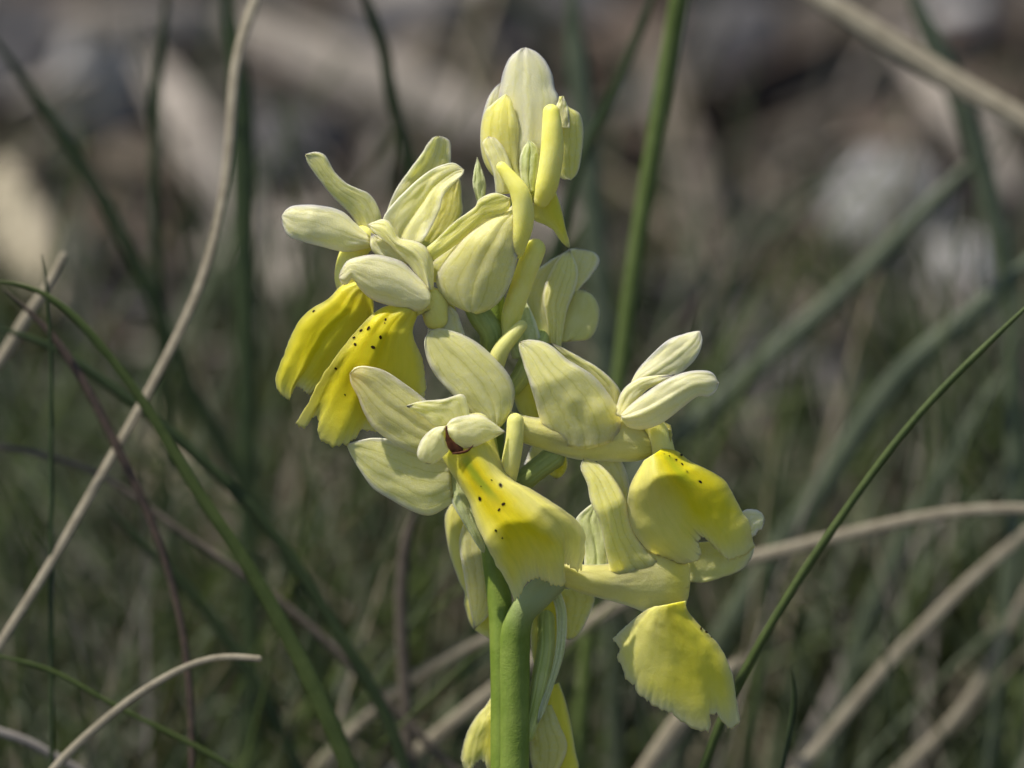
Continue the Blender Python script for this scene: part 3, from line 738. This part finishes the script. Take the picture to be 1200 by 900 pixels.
petal('lip', fc, M_LIP, [(416, 330), (400, 335), (385, 350), (365, 362), (350, 377), (340, 397), (330, 422), (323, 442), (324, 455)],
      [(436, 345), (438, 365), (432, 390), (412, 420), (392, 445), (374, 460)], tip=[(324, 455), (330, 463), (339, 469), (342, 461), (344, 455), (348, 453), (352, 454), (358, 459), (363, 463), (370, 458), (374, 460)],
      h=(6, 10, -6), tilt=-14, arch=14, pw=2.4, ragged=1.8, spots=[(368, 365, 1.6)], pleats=1.2, npl=4)

# --- left front flower
fd = flower(495, 345, 20, 'left front flower with the most vivid spotted yellow lip')
petal('petal', fd, M_PETAL, [(449, 268), (450, 253), (464, 235), (476, 223), (489, 211), (505, 199), (519, 193), (532, 191), (544, 199)], [(494, 286), (504, 269), (515, 246), (519, 231), (527, 221), (537, 210), (543, 203), (544, 199)], base=[(449, 268), (468, 282), (494, 286)], h=(16, 14, 10), arch=-7, tilt=6, ripple=1.4, groove=3)
petal('sepal', fd, M_PALE, [(475, 310), (455, 304), (440, 298), (434, 288), (435, 273)], [(482, 308), (468, 293), (452, 281), (435, 273)], h=(26, 24, 20), arch=4)
petal('petal', fd, M_PETAL, [(500, 342), (487, 321), (476, 307), (465, 295), (452, 283), (439, 273), (431, 263)], [(508, 338), (508, 312), (504, 297), (496, 287), (484, 282), (468, 279), (461, 267), (455, 259), (447, 257), (431, 263)], h=(32, 34, 32), arch=12, tilt=-6, groove=-3)
petal('sepal', fd, M_PALE, [(503, 356), (497, 362), (487, 365), (471, 361), (453, 357), (436, 351), (424, 341), (417, 331), (412, 327), (407, 333), (401, 333), (397, 325)], [(505, 346), (500, 333), (487, 321), (473, 308), (455, 301), (437, 298.5), (420, 301), (407, 306), (400, 316), (397, 325)], h=(34, 42, 40), arch=20, pw=2.2)
tube('column', fd, M_SPURY, [(512, 372, 12), (508, 356, 16), (498, 352, 20), (478, 364, 22)], [16, 17, 15, 10])
tube('spur', fd, M_SPURY, [(500, 350, 12), (520, 368, 6), (528, 392, -2)], [16, 15, 12])
petal('lip', fd, M_LIP, [(474, 356), (452, 359), (437, 368), (422, 383), (405, 403), (390, 423), (375, 445), (362, 470), (346, 496)],
      [(492, 362), (484, 385), (486, 400), (495, 420), (498, 440), (499, 455), (497, 470)],
      tip=[(346, 496), (352, 500), (357, 502), (360, 497), (363, 491), (370, 487.5), (374, 493), (372, 505), (375, 515), (384, 521), (392, 524), (400, 521), (407, 521), (418, 512), (421, 504), (440, 505), (470, 490), (497, 470)],
      h=(26, 34, 22, 10), tilt=-4, arch=13, pw=2.1, ragged=2.2, pleats=.8, npl=5, bumps=[(400, 415, 6, 30)],
      spots=[(452, 375, 1.6), (432.5, 385, 2.4), (423.5, 387.5, 1.9), (415, 396, 1.7), (446, 395, 2.1), (416.5, 404, 1.9), (437.5, 407, 2.4), (393.5, 431.5, 1.8), (404.5, 462.5, 1.1), (451, 379, .9)])

# --- central front flower
fe = flower(550, 515, 40, 'central front flower facing the viewer, dark brown stigma in its throat')
petal('sepal', fe, M_SEPAL, [(572, 502), (560, 489), (547, 480), (530, 462), (510, 440), (500, 420), (497.5, 400), (503, 388)], [(587, 500), (598, 485), (603, 465), (602, 452), (595, 437), (580, 420), (560, 402), (537, 390), (515, 385), (503, 388)], h=(30, 34, 30), arch=9, tilt=-6, groove=1.5)
petal('sepal', fe, M_SEPAL, [(520, 526), (500, 532), (482, 530), (462, 520), (438, 502), (427, 485), (420, 467), (411, 448), (410, 438)], [(524, 500), (510, 480), (497, 467), (475, 450), (450, 434), (427, 429), (416, 431), (410, 438)], h=(34, 42, 46), arch=8, tilt=4, groove=1.5)
petal('sepal', fe, M_SEPAL, [(532, 588), (524, 594), (505, 604), (485, 600), (457, 585), (435, 570), (415, 540), (406, 521)], [(526, 540), (500, 530), (470, 520), (452, 514), (430, 514), (406, 521)], h=(26, 22, 14), arch=6, tilt=8)
petal('petal', fe, M_PETAL, [(526, 504), (510, 500), (495, 487), (485, 481), (476, 476)], [(551, 490), (548, 475), (542, 462), (520, 467.5), (490, 471), (476, 476)], h=(52, 56, 60), arch=4, ripple=.8)
petal('petal', fe, M_PALE, [(528, 512), (538, 524), (555, 524), (575, 515), (585, 510), (592, 506)], [(523, 499), (530, 491), (545, 487), (562, 486), (576, 494), (592, 506)], h=(62, 64, 52), arch=13, pw=2.3)
petal('petal', fe, M_PALE, [(519, 505), (521, 515), (526, 527), (518, 536), (511, 542), (502, 544)], [(523, 499), (508, 502), (495, 514), (489, 529), (491, 538), (502, 544)], h=(60, 62, 56), arch=12, pw=2.3)
tube('column', fe, M_SPURO, [(560, 500, 26), (552, 518, 32), (546, 532, 34)], [20, 20, 16])
petal('stigma', fe, M_STIG, [(522, 499), (522, 510), (524, 522), (529, 531)], [(524, 499), (526, 511), (535, 520), (544, 527), (532, 531)], h=(67, 68, 66), arch=1.5, ripple=.3, thick=1.2, nu=10, nv=14)
petal('stigma', fe, M_STIG, [(530, 531), (540, 529), (549, 526), (555, 521)], [(530, 532), (540, 532), (549, 529), (555, 521)], h=(67, 68, 66), arch=1.5, ripple=.3, thick=1.2, nu=10, nv=14)
petal('lip', fe, M_LIP_D, [(517, 535), (527, 551), (538, 568), (550, 589), (557, 612), (568, 635), (580, 659), (594, 682), (599, 694), (603, 705)],
      [(578, 512), (588, 544), (600, 562), (620, 572), (643, 586), (664, 600), (678, 612), (686, 631), (682, 667)], base=[(517, 535), (530, 524), (552, 514), (578, 512)],
      tip=[(603, 705), (607, 701), (610, 698), (613, 690), (617, 683), (622, 680), (629, 677), (636, 680), (643, 683), (652, 687), (660, 687), (663, 680), (660, 668), (659, 658), (664, 660), (670, 666), (677, 669), (682, 667)],
      h=(40, 66, 60, 48), tilt=-8, arch=20, pw=2.0, ragged=2.2, pleats=.8, npl=4, bumps=[(575, 645, 6, 26), (655, 640, -6, 16)],
      spots=[(586.4, 569.5, 2.8), (563, 584.7, 2.9), (590, 591, 2.3), (585, 597.7, 1.8), (581, 621.7, 1.6), (588.5, 630.6, 1.1), (576, 563, 1.0), (564, 570, .9)])
tube('spur', fe, M_SPURO, [(604, 494, 40), (603, 515, 42), (599, 540, 40), (594, 568, 34)], [10, 10.5, 11, 10])
petal('bract', orchid, M_BRACT, [(519, 540), (524, 565), (530, 590), (547, 619), (560, 641), (567, 648)], [(536, 545), (545, 568), (553, 590), (560, 615), (568, 640), (567, 648)], h=(20, 24, 20), arch=7, groove=-1)
tube('spur', fe, M_SPURO, [(611, 382, 16), (601, 393, 18), (588, 409, 18), (580, 428, 14)], [7, 8.5, 10, 11], label='stubby olive cream spur pointing up beside the stem')

# --- right flower
ff = flower(740, 510, 20, 'right flower in side view, arched yellow lip with a row of spots')
petal('sepal', ff, M_SEPAL, [(648, 518), (640, 508), (633, 492), (625, 463), (614, 429), (608, 408), (609, 401)], [(722, 516), (728, 496), (721, 474), (707, 453), (691, 437), (665, 421), (643, 403), (622, 398), (609, 401)], base=[(648, 518), (685, 526), (722, 516)], h=(26, 42, 38, 30), arch=14, pw=2.0, tilt=2, bumps=[(703, 482, 5, 14), (672, 470, 3, 10)], groove=1)
petal('sepal', ff, M_SEPAL, [(700, 478), (690, 450), (670, 427), (655, 414), (646, 402)], [(729, 482), (727, 458), (705, 434), (678, 418), (660, 408), (646, 402)], h=(0, 4, 12), arch=5)
petal('spur', ff, M_SPUR, [(596, 506), (610, 517), (628, 524), (652, 532), (681, 539), (723, 541), (748, 540), (770, 530)], [(598, 482), (615, 487), (634, 490), (660, 490), (700, 478), (735, 474), (762, 486), (786, 498)], tip=[(770, 530), (778, 528), (785, 522), (788, 510), (786, 498)], h=(22, 22, 20, 12), arch=15, pw=2.0, ripple=.8)
petal('petal', ff, M_PALE, [(742, 456), (775, 448), (790, 441), (801, 435), (817, 418), (823, 400), (820, 388)], [(740, 447), (747, 434), (761, 418), (782, 399), (800, 392), (812, 388.5), (820, 388)], h=(22, 26, 28), arch=6, tilt=-6, groove=-2)
petal('petal', ff, M_PALE, [(735, 492), (746, 474), (757, 458), (775, 449), (792, 439)], [(720, 486), (728, 460), (742, 447), (761, 441), (792, 439)], h=(30, 36, 34), arch=8)
petal('petal', ff, M_PALE, [(729, 492), (737, 501), (755, 503), (777, 495), (798, 479), (817, 465), (830, 465), (839, 458), (842, 448)], [(728, 486), (737, 476), (753, 463), (777, 447), (800, 437), (822, 434), (835, 437), (842, 448)], h=(36, 44, 40), arch=13, pw=2.2, groove=-2.5, ripple=1.3)
tube('column', ff, M_SPURY, [(760, 494, 14), (770, 510, 14), (776, 530, 12), (780, 545, 10)], [15, 15, 15, 14])
petal('lip', ff, M_LIP_E, [(754, 541), (741, 563), (736, 581), (736, 600), (738, 613), (743, 625), (757, 643), (771, 653), (785, 660)],
      [(778, 525), (794, 529), (808, 540), (834, 553), (850, 564), (862, 585), (871, 602), (878, 613), (882, 632), (885, 641)],
      tip=[(785, 660), (803, 661), (810, 659), (814, 658), (818, 657), (820, 655), (821.5, 648), (818, 634), (824, 628), (830, 633), (838, 641), (846, 650), (851, 655), (857, 656), (866, 653), (873, 651), (879, 646), (885, 641)],
      h=(24, 34, 24, 8), tilt=-10, arch=26, pw=2.3, ragged=1.8, pleats=1.0, npl=3, bumps=[(772, 562, 6, 22)],
      spots=[(798, 534, 2), (791.7, 539.6, 2), (799, 544.7, 1.8), (804.7, 553.6, 1.8), (820, 565, 2.2), (784, 535, 1.2), (778, 533, 1)])
petal('lip', ff, M_SPURO, [(772, 640), (774, 655), (785, 668), (800, 680), (812, 682)], [(880, 630), (884, 642), (879, 656), (868, 668), (845, 677), (825, 682), (812, 682)], h=(-4, -8, -6), arch=6, ragged=1.0)
petal('lip', ff, M_HOOD, [(866, 620), (867, 606), (872, 598), (884, 597), (893, 602), (896, 609)], [(874, 632), (884, 628), (888, 622), (893, 619), (896, 609)], h=(0, 2, 0), arch=4, ragged=1.5)

# --- lower right flower
fg = flower(760, 690, 15, 'lower right flower seen from below, wide toothed lip without clear spots')
petal('sepal', fg, M_YSEP, [(728, 688), (717, 672), (710, 646), (703, 613), (692, 588), (688, 567), (680, 549), (684, 537.5)], [(765, 672), (770, 658), (757, 645), (741, 622), (735, 600), (732, 583), (719, 560), (701, 543), (684, 537.5)], h=(20, 42, 26), arch=11, groove=2, tilt=-6, env=.6)
petal('sepal', fg, M_PETAL, [(715, 640), (708, 600), (702, 565), (700, 538)], [(742, 632), (739, 600), (737, 566), (725, 536), (700, 530)], h=(6, 6, 4), arch=5)
petal('sepal', fg, M_BRACT, [(684, 672), (684, 645), (676, 618), (676, 606), (700, 585)], [(714, 668), (712, 632), (708, 606), (700, 585)], h=(16, 12, 10), arch=5, groove=2)
petal('petal', fg, M_PALE, [(676, 676), (686, 664), (698, 653), (718, 656)], [(718, 676), (722, 668), (718, 656)], h=(8, 10), arch=3)
petal('spur', fg, M_SPUR, [(650, 684), (665, 689), (682, 695), (700, 700), (733, 709), (761, 719), (782, 718), (803, 712)], [(652, 656), (668, 660), (690, 662), (716, 660), (742, 648), (772, 636), (800, 640)], tip=[(803, 712), (807, 698), (809, 683), (808, 665), (800, 640)], h=(16, 18, 18, 10), arch=15, pw=2.0, ripple=.8)
petal('lip', fg, M_LIP_B, [(764, 712), (757, 715), (741, 727), (718, 748)], [(803, 704), (806, 716), (820, 733), (843, 757), (857, 787), (863, 820), (867, 847)],
      tip=[(718, 748), (727, 761), (723, 771), (731, 786), (733, 796), (743, 803), (747, 813), (763, 825), (775, 832), (787, 835), (794, 842), (800, 847), (812, 854), (822, 857), (830, 858), (833, 850), (828, 840), (834, 837), (840, 837), (848, 847), (853, 853), (857, 855), (863, 850), (867, 847)],
      h=(22, 20, 2), tilt=-6, arch=18, pw=2.2, ragged=2.2, pleats=.5, npl=4, spots=[(821, 737, 1.6), (827, 741, 1.6), (833, 747, 1.0)])

# --- small flower behind on the right
fh = flower(650, 395, -35, 'rear flower right of the stem, its sepals rounded and slightly out of focus')
petal('sepal', fh, M_PETAL, [(632, 402), (622, 372), (615, 346), (620, 328), (631, 315), (652, 301), (667, 293)], [(650, 402), (650, 370), (655, 340), (664, 315), (667, 293)], h=(-40, -34, -40), arch=8)
petal('sepal', fh, M_SEPAL, [(645, 402), (640, 372), (636, 350), (641, 328), (654, 304), (668, 293)], [(657, 408), (664, 366), (674, 339), (677, 316), (668, 293)], h=(-26, -22, -26), arch=9, groove=1.5)
petal('sepal', fh, M_PETAL, [(655, 380), (660, 350), (664, 320), (664, 294), (685, 292.5)], [(665, 385), (675, 345), (692, 324), (702, 308), (699, 298), (685, 292.5)], h=(-44, -40, -44), arch=4)
petal('sepal', fh, M_SPURO, [(655, 402), (656, 380), (660, 358), (668, 345), (682, 339)], [(668, 399), (690, 397), (700, 382), (702, 362), (695, 347), (682, 339)], h=(-34, -34, -40), arch=10)
petal('petal', fh, M_BRACT, [(600, 420), (596, 395), (600, 372), (613, 347)], [(640, 420), (634, 398), (626, 372), (613, 347)], h=(-14, -12, -16), arch=6)
petal('lip', fh, M_LIP_B, [(612, 430), (602, 455), (606, 478), (620, 497), (636, 505)], [(632, 430), (640, 450), (645, 480), (636, 505)], h=(-20, -16, -20), arch=6, label='yellow lip glimpsed between the stem and the right flower')
petal('petal', fh, M_PALE, [(614, 545), (622, 525), (630, 510)], [(660, 545), (650, 520), (630, 510)], h=(-20, -20), arch=4)
petal('petal', fh, M_LIP_B, [(640, 530), (638, 548), (644, 556), (652, 561)], [(662, 530), (665, 545), (660, 556), (652, 561)], h=(-24, -24), arch=4)

# --- flower behind the stem on the left and below
fi = flower(580, 640, -40, 'rear flower hanging behind the stem below the central lip')
petal('lip', fi, M_LIP_B, [(530, 588), (522, 603), (522, 620), (527, 648), (537, 678), (545, 695), (544, 708), (549, 725), (556, 738), (576, 749)], [(562, 598), (578, 650), (586, 700), (586, 738), (576, 749)], h=(-40, -36, -46), arch=12, pw=2.6, ragged=1.6)
petal('sepal', fi, M_SEPAL, [(544, 610), (538, 635), (542, 665), (548, 700), (556, 738)], [(572, 610), (584, 650), (588, 700), (556, 738)], h=(-24, -22, -26), arch=6)
petal('sepal', fi, M_YSEP, [(650, 690), (652, 715), (658, 742), (666, 750)], [(690, 690), (697, 702), (688, 726), (677, 744), (666, 750)], h=(-40, -38, -44), arch=6, ragged=1.0)
petal('lip', fi, M_LIP_B, [(625, 700), (622, 735), (624, 770), (632, 800)], [(662, 700), (662, 735), (652, 775), (632, 800)], h=(-30, -30), arch=5)
petal('bract', orchid, M_BRACT, [(644, 690), (652, 720), (651, 762), (642, 800), (632, 830), (630, 848)], [(656, 690), (664, 720), (661, 765), (648, 806), (637, 836), (630, 848)], h=(-8, -6, -10), arch=5, groove=2)

# --- lowest flower
fj = flower(610, 850, -30, 'lowest flower, yellow lip lobes showing on both sides of the stem foot')
petal('lip', fj, M_LIP_B, [(578, 812), (570, 826), (558, 840), (547, 860), (540, 888)], [(600, 812), (602, 850), (602, 900), (600, 930)], tip=[(540, 888), (543, 900), (550, 906), (556, 897), (562, 890), (568, 893), (574, 910), (600, 930)], h=(-34, -30, -36), arch=8, ragged=1.8)
petal('lip', fj, M_LIP_B, [(624, 815), (622, 850), (624, 890), (640, 925)], [(655, 800), (662, 820), (668, 845), (674, 880), (676, 905), (640, 925)], h=(-36, -32, -40), arch=9, ragged=1.4)
petal('petal', fj, M_YSEP, [(622, 830), (620, 860), (624, 900), (640, 930)], [(646, 826), (656, 850), (664, 880), (640, 930)], h=(-26, -24, -30), arch=5)

# --- ovaries that join the flowers to the stem
OV = [([(598, 1000, -6), (600, 940, -3), (601, 880, -3), (601.5, 820, -3), (602, 765, -2), (605, 737, 3), (612, 718, 8), (625, 702, 14), (649, 680, 14)], [10, 18, 19, 19, 19, 17.5, 16, 17.5, 16], M_STEMO),
      ([(600, 572, -4), (612, 564, 2), (627, 552, 6), (648, 536, 8)], [12, 13, 13, 14], M_OVARY),
      ([(618, 862, -14), (627, 830, -18), (634, 795, -20), (640, 760, -22), (640, 725, -24)], [8, 10, 11, 11, 10], M_OVLT),
      ([(577, 420, -8), (575, 390, -2), (560, 365, 6), (552, 345, 10)], [13, 14, 14, 12], M_OVARY),
      ([(580, 320, -14), (550, 310, -4), (515, 300, 0), (490, 292, 4)], [12, 12, 12, 12], M_OVLT),
      ([(605, 250, -8), (618, 232, 0), (630, 222, 6)], [8, 9, 9], M_OVLT),
      ([(580, 470, -14), (604, 450, -10), (622, 420, -16), (632, 398, -24)], [11, 11, 12, 12], M_OVLT),
      ([(578, 600, -8), (572, 570, 8), (572, 540, 20), (568, 512, 28)], [12, 14, 14, 13], M_OVARY),
      ([(588, 690, -24), (600, 660, -34), (580, 630, -40)], [10, 11, 11], M_OVARY)]
for pts, rad, m in OV:
    tube('ovary', orchid, m, pts, rad, ribs=.0, wob=.06)
